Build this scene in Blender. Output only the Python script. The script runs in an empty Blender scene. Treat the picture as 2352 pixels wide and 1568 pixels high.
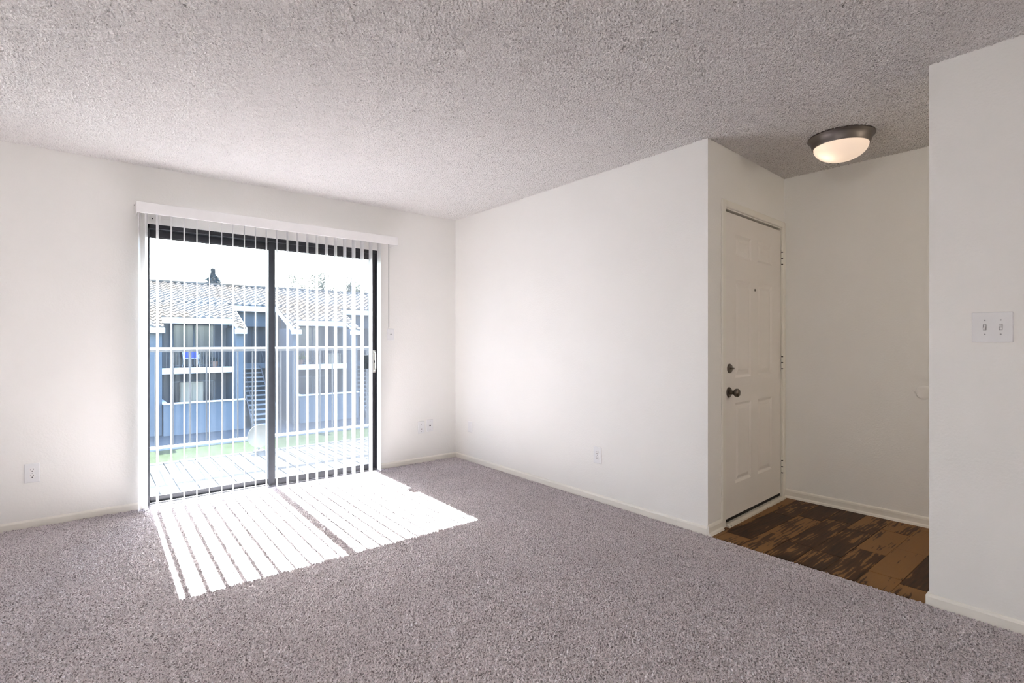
import bpy, math, random
from mathutils import Vector, Matrix
random.seed(7)
SC = bpy.context.scene
COL = SC.collection
PI = math.pi

# ------------------------------------------------------------------ camera, sky, sun, exposure
EYE = 1.186
cd = bpy.data.cameras.new('camera'); cam = bpy.data.objects.new('camera', cd); COL.objects.link(cam)
cam.location = (0, 0, EYE); cam.rotation_euler = (PI/2, 0, math.radians(-39.33))
cd.sensor_width = 36; cd.sensor_fit = 'HORIZONTAL'; cd.lens = 36*1193/2352
cd.clip_start = .02; cd.clip_end = 500
SC.camera = cam

SUN_EL = math.radians(47.0)
w = bpy.data.worlds.new('sky'); SC.world = w; w.use_nodes = True
nt = w.node_tree; nt.nodes.clear()
sky = nt.nodes.new('ShaderNodeTexSky'); sky.sky_type = 'NISHITA'; sky.sun_disc = False
sky.sun_elevation = SUN_EL; sky.sun_rotation = 0.0; sky.dust_density = 2.5; sky.air_density = 1.0; sky.ozone_density = 1.0
bg = nt.nodes.new('ShaderNodeBackground'); bg.inputs['Strength'].default_value = 0.26
wo = nt.nodes.new('ShaderNodeOutputWorld')
nt.links.new(sky.outputs[0], bg.inputs[0]); nt.links.new(bg.outputs[0], wo.inputs[0])

sd = bpy.data.lights.new('sun', 'SUN'); sun = bpy.data.objects.new('sun', sd); COL.objects.link(sun)
sd.energy = 6.4; sd.angle = math.radians(.12); sd.color = (1, .965, .92)
sun.rotation_euler = Vector((-.0137*math.cos(SUN_EL), -math.cos(SUN_EL), -math.sin(SUN_EL))).to_track_quat('-Z', 'Y').to_euler()
sun.location = (1, 12, 12)

SC.view_settings.view_transform = 'Standard'; SC.view_settings.look = 'None'
SC.view_settings.gamma = 1.0; SC.view_settings.use_curve_mapping = False
SC.view_settings.exposure = 3.54
try:
    SC.cycles.max_bounces = 16; SC.cycles.diffuse_bounces = 10; SC.cycles.transparent_max_bounces = 24
    SC.cycles.sample_clamp_indirect = 12; SC.cycles.use_denoising = True
    SC.cycles.caustics_reflective = False; SC.cycles.caustics_refractive = False
except Exception:
    pass

# ------------------------------------------------------------------ materials
def new_mat(name):
    m = bpy.data.materials.new(name); m.use_nodes = True
    t = m.node_tree; t.nodes.clear()
    out = t.nodes.new('ShaderNodeOutputMaterial')
    return m, t, out
def nd(t, typ, **kw):
    n = t.nodes.new(typ)
    for k, v in kw.items():
        if hasattr(n, k): setattr(n, k, v)
    return n
def pbsdf(t, out, col=(.8, .8, .8), rough=.5, metal=0.0, spec=.5):
    p = t.nodes.new('ShaderNodeBsdfPrincipled')
    p.inputs['Base Color'].default_value = (*col, 1); p.inputs['Roughness'].default_value = rough
    p.inputs['Metallic'].default_value = metal; p.inputs['Specular IOR Level'].default_value = spec
    t.links.new(p.outputs[0], out.inputs[0]); return p
def coords(t, kind='Object', scale=(1, 1, 1)):
    tc = t.nodes.new('ShaderNodeTexCoord'); mp = t.nodes.new('ShaderNodeMapping')
    mp.inputs['Scale'].default_value = scale
    t.links.new(tc.outputs[kind], mp.inputs[0]); return mp.outputs[0]
def noise(t, vec, scale, detail=3, rough=.5):
    n = t.nodes.new('ShaderNodeTexNoise'); n.inputs['Scale'].default_value = scale
    n.inputs['Detail'].default_value = detail; n.inputs['Roughness'].default_value = rough
    t.links.new(vec, n.inputs['Vector']); return n
def ramp(t, fac, stops):
    r = t.nodes.new('ShaderNodeValToRGB'); e = r.color_ramp.elements
    while len(e) < len(stops): e.new(.5)
    for el, (p, c) in zip(e, stops): el.position = p; el.color = (*c, 1)
    t.links.new(fac, r.inputs[0]); return r.outputs[0]
def bump(t, height, p, dist, strength=1.0):
    b = t.nodes.new('ShaderNodeBump'); b.inputs['Distance'].default_value = dist; b.inputs['Strength'].default_value = strength
    t.links.new(height, b.inputs['Height']); t.links.new(b.outputs[0], p.inputs['Normal']); return b
def plain(name, col, rough=.5, metal=0.0, spec=.5, var=0.0, vs=20):
    m, t, out = new_mat(name); p = pbsdf(t, out, col, rough, metal, spec)
    n = noise(t, coords(t), vs, 3)
    a = tuple(c*(1-var) for c in col); b = tuple(min(1, c*(1+var)) for c in col)
    t.links.new(ramp(t, n.outputs[0], [(.3, a), (.7, b)]), p.inputs['Base Color'])
    return m

def paint(name, col, dist=.0011, sc=95, rough=.6):
    m, t, out = new_mat(name); p = pbsdf(t, out, col, rough, spec=.3)
    v = coords(t); n = noise(t, v, sc, 3, .55); n2 = noise(t, v, 2.0, 2)
    t.links.new(ramp(t, n2.outputs[0], [(.3, tuple(c*.985 for c in col)), (.7, col)]), p.inputs['Base Color'])
    bump(t, n.outputs[0], p, dist); return m
M = {}
M['wall'] = paint('wall_paint', (.845, .835, .812))
M['trim'] = paint('trim_paint', (.81, .785, .725), .0003, 30, .45)
M['door'] = paint('door_paint', (.80, .765, .725), .0002, 30, .4)
# popcorn ceiling
m, t, out = new_mat('popcorn_ceiling'); p = pbsdf(t, out, (.86, .83, .80), .95, spec=.05)
v = coords(t)
vo = nd(t, 'ShaderNodeTexVoronoi'); vo.inputs['Scale'].default_value = 95; t.links.new(v, vo.inputs['Vector'])
n = noise(t, v, 150, 3, .6)
mx = nd(t, 'ShaderNodeMath', operation='MULTIPLY_ADD'); t.links.new(vo.outputs['Distance'], mx.inputs[0]); mx.inputs[1].default_value = -.8
t.links.new(n.outputs[0], mx.inputs[2])
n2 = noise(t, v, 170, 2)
t.links.new(ramp(t, n2.outputs[0], [(.30, (.72, .70, .675)), (.45, (.90, .88, .855))]), p.inputs['Base Color'])  # darker specks in the colour stand in for shade in the pits
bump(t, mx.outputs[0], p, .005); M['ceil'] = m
# carpet
m, t, out = new_mat('carpet_pile'); p = pbsdf(t, out, (.3, .25, .26), .95, spec=.05)
p.inputs['Sheen Weight'].default_value = .6; p.inputs['Sheen Roughness'].default_value = .6
v = coords(t)
na = noise(t, v, 150, 3, .6); nb = noise(t, v, 3.0, 3, .6)
vo = nd(t, 'ShaderNodeTexVoronoi'); vo.inputs['Scale'].default_value = 130; t.links.new(v, vo.inputs['Vector'])
c1 = ramp(t, na.outputs[0], [(.38, (.17, .132, .142)), (.47, (.60, .522, .545)), (.62, (.82, .735, .76))])
mm = nd(t, 'ShaderNodeMix', data_type='RGBA', blend_type='MULTIPLY'); mm.inputs[0].default_value = 1
c2 = ramp(t, nb.outputs[0], [(.3, (.90, .90, .90)), (.7, (1, 1, 1))])
t.links.new(c1, mm.inputs[6]); t.links.new(c2, mm.inputs[7]); t.links.new(mm.outputs[2], p.inputs['Base Color'])
ma = nd(t, 'ShaderNodeMath', operation='MULTIPLY_ADD'); t.links.new(vo.outputs['Distance'], ma.inputs[0]); ma.inputs[1].default_value = -.7
t.links.new(na.outputs[0], ma.inputs[2])
bump(t, ma.outputs[0], p, .004); M['carpet'] = m
# vinyl planks
m, t, out = new_mat('vinyl_plank'); p = pbsdf(t, out, (.1, .05, .02), .5, spec=.2)
oi = nd(t, 'ShaderNodeObjectInfo'); tc = nd(t, 'ShaderNodeTexCoord')
off = nd(t, 'ShaderNodeVectorMath', operation='SCALE'); off.inputs[0].default_value = (17, 31, 5); t.links.new(oi.outputs['Random'], off.inputs['Scale'])
ad = nd(t, 'ShaderNodeVectorMath', operation='ADD'); t.links.new(tc.outputs['Object'], ad.inputs[0]); t.links.new(off.outputs[0], ad.inputs[1])
mp = nd(t, 'ShaderNodeMapping'); mp.inputs['Scale'].default_value = (2.2, 9, 1); t.links.new(ad.outputs[0], mp.inputs[0])
n1 = noise(t, mp.outputs[0], 1.6, 4, .6)
wv = nd(t, 'ShaderNodeTexWave', wave_type='RINGS'); wv.inputs['Scale'].default_value = 1.6; wv.inputs['Distortion'].default_value = 9; wv.inputs['Detail'].default_value = 3; wv.inputs['Detail Scale'].default_value = 1.2
t.links.new(mp.outputs[0], wv.inputs['Vector'])
mp2 = nd(t, 'ShaderNodeMapping'); mp2.inputs['Scale'].default_value = (5, 85, 1); t.links.new(ad.outputs[0], mp2.inputs[0])
n3 = noise(t, mp2.outputs[0], 1.0, 3, .6)
s1 = nd(t, 'ShaderNodeMath', operation='MULTIPLY_ADD'); t.links.new(wv.outputs['Fac'], s1.inputs[0]); s1.inputs[1].default_value = .11; t.links.new(n1.outputs[0], s1.inputs[2])
s2 = nd(t, 'ShaderNodeMath', operation='MULTIPLY_ADD'); t.links.new(n3.outputs[0], s2.inputs[0]); s2.inputs[1].default_value = .52; t.links.new(s1.outputs[0], s2.inputs[2])
s3 = nd(t, 'ShaderNodeMath', operation='MULTIPLY_ADD'); t.links.new(oi.outputs['Random'], s3.inputs[0]); s3.inputs[1].default_value = .38; t.links.new(s2.outputs[0], s3.inputs[2])
t.links.new(ramp(t, s3.outputs[0], [(.66, (.024, .010, .0032)), (.98, (.066, .028, .0085)), (1.24, (.215, .102, .033))]), p.inputs['Base Color'])
bump(t, n3.outputs[0], p, .0006); M['plank'] = m

M['bronze'] = plain('dark_bronze_aluminium', (.035, .036, .042), .38, .3, .5, .1)
M['alu'] = plain('brushed_aluminium_track', (.22, .22, .23), .4, .7, .5, .1)
M['plastic'] = plain('white_plastic', (.80, .79, .79), .35, 0, .5, .01)
M['plate'] = plain('white_cover_plate', (.78, .78, .79), .3, 0, .5, .01)
M['slot'] = plain('dark_slot', (.03, .03, .03), .6)
M['screw'] = plain('screw_metal', (.35, .35, .36), .35, .9)
M['nickel'] = plain('aged_nickel', (.16, .14, .12), .33, 1.0, .5, .15, 8)
M['rim'] = plain('brushed_bronze_rim', (.20, .178, .168), .40, 1.0, .5, .1, 6)
M['almond'] = plain('almond_plastic_handle', (.74, .70, .63), .4)
M['gap'] = plain('dark_gap', (.012, .009, .008), .8)
M['rubber'] = plain('black_rubber', (.02, .02, .02), .7)
m, t, out = new_mat('worn_threshold'); p = pbsdf(t, out, (.7, .66, .58), .5)
n = noise(t, coords(t), 38, 5, .7)
t.links.new(ramp(t, n.outputs[0], [(.34, (.10, .075, .05)), (.42, (.66, .62, .54))]), p.inputs['Base Color']); M['thresh'] = m
# blind slats: white vinyl, a little light comes through
m, t, out = new_mat('vinyl_slat'); p = pbsdf(t, out, (.82, .81, .81), .45, spec=.3)
tr = nd(t, 'ShaderNodeBsdfTranslucent'); tr.inputs[0].default_value = (.8, .79, .8, 1)
ms = nd(t, 'ShaderNodeMixShader'); ms.inputs[0].default_value = .10
t.links.new(p.outputs[0], ms.inputs[1]); t.links.new(tr.outputs[0], ms.inputs[2]); t.links.new(ms.outputs[0], out.inputs[0]); M['slat'] = m
# window glass with a painted translucent veil standing in for glare, denser low down
def glass(name, tint, haze, haze_low):
    m, t, out = new_mat(name)
    ts = nd(t, 'ShaderNodeBsdfTransparent'); ts.inputs[0].default_value = (*tint, 1)
    gl = nd(t, 'ShaderNodeBsdfGlossy'); gl.inputs['Roughness'].default_value = .02; gl.inputs[0].default_value = (1, 1, 1, 1)
    lw = nd(t, 'ShaderNodeLayerWeight'); lw.inputs[0].default_value = .5
    pw = nd(t, 'ShaderNodeMath', operation='POWER'); pw.inputs[1].default_value = 5; t.links.new(lw.outputs['Facing'], pw.inputs[0])
    f2 = nd(t, 'ShaderNodeMath', operation='MULTIPLY_ADD'); f2.inputs[1].default_value = .95; f2.inputs[2].default_value = .010; t.links.new(pw.outputs[0], f2.inputs[0])
    m1 = nd(t, 'ShaderNodeMixShader'); t.links.new(f2.outputs[0], m1.inputs[0]); t.links.new(ts.outputs[0], m1.inputs[1]); t.links.new(gl.outputs[0], m1.inputs[2])
    du = nd(t, 'ShaderNodeBsdfTranslucent'); du.inputs[0].default_value = (.60, .70, .84, 1)
    v = coords(t); n = noise(t, v, 3.0, 4, .6)
    sx = nd(t, 'ShaderNodeSeparateXYZ'); t.links.new(v, sx.inputs[0])
    mr = nd(t, 'ShaderNodeMapRange'); t.links.new(sx.outputs[2], mr.inputs[0])
    mr.inputs[1].default_value = .75; mr.inputs[2].default_value = .05; mr.inputs[3].default_value = haze; mr.inputs[4].default_value = haze_low
    k = nd(t, 'ShaderNodeMath', operation='MULTIPLY'); t.links.new(mr.outputs[0], k.inputs[0]); t.links.new(n.outputs[0], k.inputs[1])
    m2 = nd(t, 'ShaderNodeMixShader'); t.links.new(k.outputs[0], m2.inputs[0]); t.links.new(m1.outputs[0], m2.inputs[1]); t.links.new(du.outputs[0], m2.inputs[2])
    t.links.new(m2.outputs[0], out.inputs[0]); return m
M['glass'] = glass('glare_haze_glass', (.90, .95, .97), .005, .022)
m, t, out = new_mat('insect_mesh')
ts = nd(t, 'ShaderNodeBsdfTransparent'); du = nd(t, 'ShaderNodeBsdfTranslucent'); du.inputs[0].default_value = (.055, .055, .062, 1)
df = nd(t, 'ShaderNodeBsdfDiffuse'); df.inputs[0].default_value = (.03, .03, .032, 1)
ma_ = nd(t, 'ShaderNodeMixShader'); ma_.inputs[0].default_value = .5; t.links.new(du.outputs[0], ma_.inputs[1]); t.links.new(df.outputs[0], ma_.inputs[2])
n = noise(t, coords(t), 4, 2); rr = nd(t, 'ShaderNodeMapRange'); t.links.new(n.outputs[0], rr.inputs[0]); rr.inputs[3].default_value = .20; rr.inputs[4].default_value = .26
mb_ = nd(t, 'ShaderNodeMixShader'); t.links.new(rr.outputs[0], mb_.inputs[0]); t.links.new(ts.outputs[0], mb_.inputs[1]); t.links.new(ma_.outputs[0], mb_.inputs[2])
t.links.new(mb_.outputs[0], out.inputs[0]); M['mesh'] = m
# lamp glass
m, t, out = new_mat('frosted_lamp_glass')
du = nd(t, 'ShaderNodeBsdfTranslucent'); du.inputs[0].default_value = (.9, .82, .72, 1)
df = pbsdf(t, out, (.85, .78, .70), .25)
em = nd(t, 'ShaderNodeEmission'); em.inputs[0].default_value = (1, .80, .62, 1); em.inputs[1].default_value = .040
n = noise(t, coords(t), 9, 2)
t.links.new(ramp(t, n.outputs[0], [(.3, (1, .74, .58)), (.7, (1, .78, .62))]), em.inputs[0])
mq = nd(t, 'ShaderNodeMixShader'); mq.inputs[0].default_value = .5; t.links.new(df.outputs[0], mq.inputs[1]); t.links.new(du.outputs[0], mq.inputs[2])
aq = nd(t, 'ShaderNodeAddShader'); t.links.new(mq.outputs[0], aq.inputs[0]); t.links.new(em.outputs[0], aq.inputs[1])
t.links.new(aq.outputs[0], out.inputs[0]); M['lampglass'] = m
m, t, out = new_mat('added_fill_globe'); em = nd(t, 'ShaderNodeEmission'); em.inputs[1].default_value = 4.2  # glow of the added fill globes, both out of view
n = noise(t, coords(t), 3, 2); t.links.new(ramp(t, n.outputs[0], [(.3, (1, .95, .88)), (.7, (1, .97, .91))]), em.inputs[0]); t.links.new(em.outputs[0], out.inputs[0]); M['globe'] = m
M['globe_hall_fill'] = M['globe'].copy()  # warmer copy for the fill globe added in the hall
for q in M['globe_hall_fill'].node_tree.nodes:
    if q.type == 'EMISSION': q.inputs[1].default_value = 2.3
    if q.type == 'VALTORGB': q.color_ramp.elements[0].color = (1, .86, .70, 1); q.color_ramp.elements[1].color = (1, .89, .74, 1)
# outdoors
M['deck'] = plain('weathered_deck_paint', (.050, .049, .0475), 1.0, 0, 0.0, .08, 6)
M['joist'] = plain('deck_joist', (.16, .14, .12), .8)
M['railpale'] = plain('pale_rail_cap', (.7, .7, .7), .5)
M['raildark'] = plain('dark_iron', (.05, .05, .055), .5, .3)
M['facade'] = plain('slate_stucco', (.044, .054, .070), .9, 0, .2, .06, 3)
M['column'] = plain('grey_column_paint', (.080, .093, .113), .85, 0, .2, .05, 3)
M['white'] = plain('white_fascia', (.72, .72, .73), .7, 0, .3, .03, 3)
M['band'] = plain('white_band', (.80, .80, .82), .7, 0, .3, .03, 3)
M['pane'] = plain('dark_pane', (.03, .035, .045), .12, 0, .6, .1, 1)
M['blue'] = plain('blue_canvas', (.06, .09, .42), .8)
M['tan'] = plain('tan_board', (.30, .25, .19), .8)
M['tread'] = plain('concrete_tread', (.14, .145, .155), .8)
M['dark'] = plain('dark_void_paint', (.03, .035, .045), .9)
M['bark'] = plain('bark', (.03, .025, .02), .9, 0, .2, .3, 20)
M['pot'] = plain('clay_pot', (.25, .13, .09), .8)
M['dish'] = plain('cream_enamel', (.11, .105, .095), .5)
M['conc'] = plain('grey_concrete', (.036, .043, .052), 1.0, 0, 0.0, .12, 1.2)
m, t, out = new_mat('clay_roof_tile'); p = pbsdf(t, out, (.5, .4, .3), .95, spec=0.0)
v = coords(t); n = noise(t, v, .45, 3, .6); n2 = noise(t, v, 6, 2)
ca = ramp(t, n.outputs[0], [(.38, (.120, .113, .108)), (.62, (.140, .100, .070))])
mm = nd(t, 'ShaderNodeMix', data_type='RGBA', blend_type='MULTIPLY'); mm.inputs[0].default_value = 1
t.links.new(ca, mm.inputs[6]); t.links.new(ramp(t, n2.outputs[0], [(.3, (.75, .75, .75)), (.7, (1, 1, 1))]), mm.inputs[7])
t.links.new(mm.outputs[2], p.inputs['Base Color']); M['tile'] = m
m, t, out = new_mat('lawn_grass'); p = pbsdf(t, out, (.2, .3, .1), 1.0, spec=0.0)
n = noise(t, coords(t), 2.5, 5, .7)
t.links.new(ramp(t, n.outputs[0], [(.35, (.021, .028, .013)), (.65, (.027, .033, .018))]), p.inputs['Base Color']); M['grass'] = m
def leafmat(name, a, b):
    m, t, out = new_mat(name); p = pbsdf(t, out, a, .7, spec=.2)
    tr = nd(t, 'ShaderNodeBsdfTranslucent'); n = noise(t, coords(t), 4, 3)
    c = ramp(t, n.outputs[0], [(.3, a), (.7, b)]); t.links.new(c, p.inputs['Base Color']); t.links.new(c, tr.inputs[0])
    ms = nd(t, 'ShaderNodeMixShader'); ms.inputs[0].default_value = .35
    t.links.new(p.outputs[0], ms.inputs[1]); t.links.new(tr.outputs[0], ms.inputs[2]); t.links.new(ms.outputs[0], out.inputs[0]); return m
M['pine'] = leafmat('blue_green_needles', (.015, .035, .045), (.03, .06, .07))
M['leaf'] = leafmat('pale_leaves', (.030, .038, .014), (.055, .065, .030))
M['plant'] = leafmat('yellow_green_leaves', (.10, .13, .02), (.19, .21, .05))

# ------------------------------------------------------------------ mesh helpers
class MB:
    def __init__(s): s.v = []; s.f = []
    def add(s, vs, fs):
        k = len(s.v); s.v += [tuple(map(float, x)) for x in vs]; s.f += [tuple(i+k for i in f) for f in fs]; return s
    def box(s, x0, x1, y0, y1, z0, z1):
        return s.add([(x0, y0, z0), (x1, y0, z0), (x1, y1, z0), (x0, y1, z0), (x0, y0, z1), (x1, y0, z1), (x1, y1, z1), (x0, y1, z1)],
                     [(0, 3, 2, 1), (4, 5, 6, 7), (0, 1, 5, 4), (1, 2, 6, 5), (2, 3, 7, 6), (3, 0, 4, 7)])
    def cbox(s, x0, x1, y0, y1, z0, z1, c=.003):
        """box whose twelve edges are chamfered by c"""
        X = [x0, x1]; Y = [y0, y1]; Z = [z0, z1]; vs = []; idx = {}
        for i in (0, 1):
            for j in (0, 1):
                for k in (0, 1):
                    sx, sy, sz = (c if i == 0 else -c), (c if j == 0 else -c), (c if k == 0 else -c)
                    for a, q in enumerate(((X[i], Y[j]+sy, Z[k]+sz), (X[i]+sx, Y[j], Z[k]+sz), (X[i]+sx, Y[j]+sy, Z[k]))):
                        idx[i, j, k, a] = len(vs); vs.append(q)
        F = []
        for i in (0, 1): F.append([idx[i, 0, 0, 0], idx[i, 1, 0, 0], idx[i, 1, 1, 0], idx[i, 0, 1, 0]][::1 if i else -1])
        for j in (0, 1): F.append([idx[0, j, 0, 1], idx[1, j, 0, 1], idx[1, j, 1, 1], idx[0, j, 1, 1]][::-1 if j else 1])
        for k in (0, 1): F.append([idx[0, 0, k, 2], idx[1, 0, k, 2], idx[1, 1, k, 2], idx[0, 1, k, 2]][::1 if k else -1])
        for i in (0, 1):
            for j in (0, 1): F.append([idx[i, j, 0, 0], idx[i, j, 1, 0], idx[i, j, 1, 1], idx[i, j, 0, 1]])
        for i in (0, 1):
            for k in (0, 1): F.append([idx[i, 0, k, 0], idx[i, 1, k, 0], idx[i, 1, k, 2], idx[i, 0, k, 2]])
        for j in (0, 1):
            for k in (0, 1): F.append([idx[0, j, k, 1], idx[1, j, k, 1], idx[1, j, k, 2], idx[0, j, k, 2]])
        for i in (0, 1):
            for j in (0, 1):
                for k in (0, 1): F.append([idx[i, j, k, 0], idx[i, j, k, 1], idx[i, j, k, 2]])
        return s.add(vs, F)
    def poly(s, pts, z0, z1):
        n = len(pts)
        return s.add([(x, y, z0) for x, y in pts]+[(x, y, z1) for x, y in pts],
                     [tuple(range(n))[::-1], tuple(range(n, 2*n))]+[(i, (i+1) % n, n+(i+1) % n, n+i) for i in range(n)])
    def prof_x(s, prof, x0, x1):
        n = len(prof)
        return s.add([(x0, y, z) for y, z in prof]+[(x1, y, z) for y, z in prof],
                     [tuple(range(n)), tuple(range(n, 2*n))[::-1]]+[(i, n+i, n+(i+1) % n, (i+1) % n) for i in range(n)])
    def lathe(s, prof, seg=32, axis='z', o=(0, 0, 0), a0=0.0, sweep=2*PI):
        """prof: (radius, height) list; closed round the axis"""
        n = len(prof); vs = []
        for i in range(seg):
            a = a0+sweep*i/seg; c, d = math.cos(a), math.sin(a)
            for r, h in prof:
                q = {'z': (r*c, r*d, h), 'y': (r*c, h, r*d), 'x': (h, r*c, r*d)}[axis]
                vs.append((q[0]+o[0], q[1]+o[1], q[2]+o[2]))
        fs = [(i*n+j, ((i+1) % seg)*n+j, ((i+1) % seg)*n+j+1, i*n+j+1) for i in range(seg) for j in range(n-1)]
        return s.add(vs, fs)
    def tube(s, pts, r, seg=8):
        pts = [Vector(q) for q in pts]; n = len(pts); vs = []; rs = r if isinstance(r, (list, tuple)) else [r]*n
        for i, q in enumerate(pts):
            d = (pts[min(i+1, n-1)]-pts[max(i-1, 0)]).normalized()
            u = d.orthogonal().normalized() if abs(d.z) < .99 else Vector((1, 0, 0)); u = (u-d*u.dot(d)).normalized(); v = d.cross(u)
            vs += [q+(u*math.cos(2*PI*k/seg)+v*math.sin(2*PI*k/seg))*rs[i] for k in range(seg)]
        fs = [(i*seg+k, i*seg+(k+1) % seg, (i+1)*seg+(k+1) % seg, (i+1)*seg+k) for i in range(n-1) for k in range(seg)]
        fs += [tuple(range(seg))[::-1], tuple(range((n-1)*seg, n*seg))]
        return s.add(vs, fs)
    def mesh(s, name, mat, smooth=False):
        me = bpy.data.meshes.new(name); me.from_pydata(s.v, [], s.f); me.validate(); me.materials.append(mat)
        import bmesh as _b
        b = _b.new(); b.from_mesh(me); _b.ops.recalc_face_normals(b, faces=b.faces); b.to_mesh(me); b.free()
        if smooth:
            for pl in me.polygons: pl.use_smooth = True
            try: me.set_sharp_from_angle(angle=math.radians(35))
            except Exception: pass
        return me
    def build(s, name, mat, parent=None, loc=(0, 0, 0), rz=0.0, smooth=False):
        o = bpy.data.objects.new(name, s.mesh(name, mat, smooth)); COL.objects.link(o)
        o.location = loc; o.rotation_euler = (0, 0, rz)
        if parent: o.parent = parent
        return o
def inst(me, name, parent, loc=(0, 0, 0), rz=0.0):
    o = bpy.data.objects.new(name, me); COL.objects.link(o); o.location = loc; o.rotation_euler = (0, 0, rz); o.parent = parent; return o
def tag(o, label=None, cat=None, group=None, kind=None):
    if label: o['label'] = label
    if cat: o['category'] = cat
    if group: o['group'] = group
    if kind: o['kind'] = kind
    return o
def empty(name, loc, rz=0.0):
    o = bpy.data.objects.new(name, None); COL.objects.link(o); o.location = loc; o.rotation_euler = (0, 0, rz); o.empty_display_size = .1; return o
def struct(name, mb, mat, label, cat, **kw):
    return tag(mb.build(name, mat, **kw), label, cat, kind='structure')

# ------------------------------------------------------------------ room shell
H = 2.44
E_ = Vector((2.95, 1.704)); A_ = Vector((4.15, 1.762)); B_ = Vector((4.262, -2.4))
WX0, WX1, WZ1 = .335, 2.100, 2.030          # opening of the patio door in the window wall
XL, YB = -1.5, -2.4
# carpeted floor
mb = MB(); mb.poly([(XL, YB), (2.95, YB), (2.95, 4.52), (XL, 4.52)], -.05, -.007)
fl = struct('floor', mb, M['carpet'], 'mauve grey cut-pile carpet covering the living room floor', 'carpet')
# window wall
mb = MB(); y0, y1 = 4.52, 4.67
mb.box(XL-.12, WX0, y0, y1, -.25, H+.1).box(WX1, 3.10, y0, y1, -.25, H+.1).box(WX0, WX1, y0, y1, WZ1, H+.1).box(WX0, WX1, y0, y1, -.25, -.004)
struct('wall_north', mb, M['wall'], 'off-white wall around the sliding patio door', 'wall')
mb = MB(); mb.poly([(2.95, 1.704), (3.10, 1.711), (3.10, 4.52), (2.95, 4.52)], -.05, H+.1)
struct('wall_east', mb, M['wall'], 'off-white plain wall between patio door wall and entry recess', 'wall')
DA = math.atan2(A_.y-E_.y, A_.x-E_.x)       # entry door wall runs in its own frame: x along, +y behind
DL = (A_-E_).length
mb = MB(); mb.box(.15, .213, 0, .12, -.05, H+.1).box(1.150, DL+.12, 0, .12, -.05, H+.1).box(.213, 1.150, 0, .12, 2.048, H+.1).box(0, .15, .0, .005, -.05, H+.1)
struct('wall_entry_north', mb, M['wall'], 'off-white recess wall that holds the entry door', 'wall', loc=(E_.x, E_.y, 0), rz=DA)
mb = MB(); mb.poly([tuple(A_), tuple(B_), (B_.x+.12, B_.y), (A_.x+.12, A_.y)], -.05, H+.1)
struct('wall_entry_east', mb, M['wall'], 'shaded back wall of the entry recess beside the door', 'wall')
mb = MB(); mb.box(3.065, 4.40, -2.52, -2.4, -.05, H+.1)
struct('wall_entry_south', mb, M['wall'], 'far end wall of the entry recess hidden behind the switch wall', 'wall')
mb = MB(); mb.box(2.95, 3.065, YB, .622, -.05, H+.1)
struct('wall_right', mb, M['wall'], 'off-white wall end with a double light switch beside the entry', 'wall')
mb = MB(); mb.box(XL-.12, XL, YB, 4.52, -.05, H+.1)
struct('wall_west', mb, M['wall'], 'off-white side wall of the living room behind the viewpoint', 'wall')
mb = MB(); mb.box(XL-.12, 3.065, YB-.12, YB, -.05, H+.1)
struct('wall_south', mb, M['wall'], 'off-white rear wall of the living room behind the viewpoint', 'wall')
mb = MB(); mb.poly([(XL, YB), (2.95, YB), (2.95, -2.4), (4.40, -2.4), (4.40, 1.80), (2.95, 1.73), (2.95, 4.52), (XL, 4.52)], H, H+.08)
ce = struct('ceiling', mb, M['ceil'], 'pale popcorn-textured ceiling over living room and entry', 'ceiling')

# the relief of the carpet pile and of the popcorn ceiling, as displaced fields
import numpy as np
rng = np.random.default_rng(4)
TH = math.radians(39.33)
def field(nx, ny, step, lo, hi):
    """random relief with wavelengths between lo and hi metres, unit spread"""
    f = np.fft.rfft2(rng.standard_normal((nx, ny)))
    k = np.hypot(np.fft.fftfreq(nx, step)[:, None], np.fft.rfftfreq(ny, step)[None, :])
    f *= np.exp(-(k*lo*.75)**4)*(1-np.exp(-(k*hi)**4))
    n = np.fft.irfft2(f, s=(nx, ny)); return n/n.std()
def relief(name, x0, x1, y0, y1, step, height, keep, mat, parent):
    nx, ny = int((x1-x0)/step)+1, int((y1-y0)/step)+1
    X, Y_ = np.meshgrid(x0+step*np.arange(nx), y0+step*np.arange(ny), indexing='ij')
    Z = height(nx, ny, step)
    k = keep(X, Y_); q = k[:-1, :-1] & k[1:, :-1] & k[1:, 1:] & k[:-1, 1:]
    idx = np.arange(nx*ny).reshape(nx, ny)
    quads = np.stack([idx[:-1, :-1][q], idx[1:, :-1][q], idx[1:, 1:][q], idx[:-1, 1:][q]], 1)
    used = np.zeros(nx*ny, bool); used[quads.ravel()] = True
    mapn = np.cumsum(used)-1; quads = mapn[quads].astype(np.int32)
    V = np.stack([X.ravel()[used], Y_.ravel()[used], Z.ravel()[used]], 1).astype(np.float32)
    me = bpy.data.meshes.new(name); me.vertices.add(len(V)); me.vertices.foreach_set('co', V.ravel())
    me.loops.add(quads.size); me.loops.foreach_set('vertex_index', quads.ravel())
    me.polygons.add(len(quads)); me.polygons.foreach_set('loop_start', np.arange(0, quads.size, 4, dtype=np.int32))
    me.polygons.foreach_set('use_smooth', np.ones(len(quads), bool))
    me.update(calc_edges=True); me.validate(); me.materials.append(mat)
    o = bpy.data.objects.new(name, me); COL.objects.link(o); o.parent = parent; o['kind'] = 'stuff'; return o
def in_view(X, Y_, near):
    d = math.sin(TH)*X+math.cos(TH)*Y_; r = math.cos(TH)*X-math.sin(TH)*Y_
    return (d > near) & (r > -1.06*d-.1) & (r < 1.06*d+.1)
def h_carpet(nx, ny, st):
    a = field(nx, ny, st, .0095, .022); b = field(nx, ny, st, .05, .3)
    return .0058*np.tanh(1.2*a)+.0012*b-.003
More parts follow.
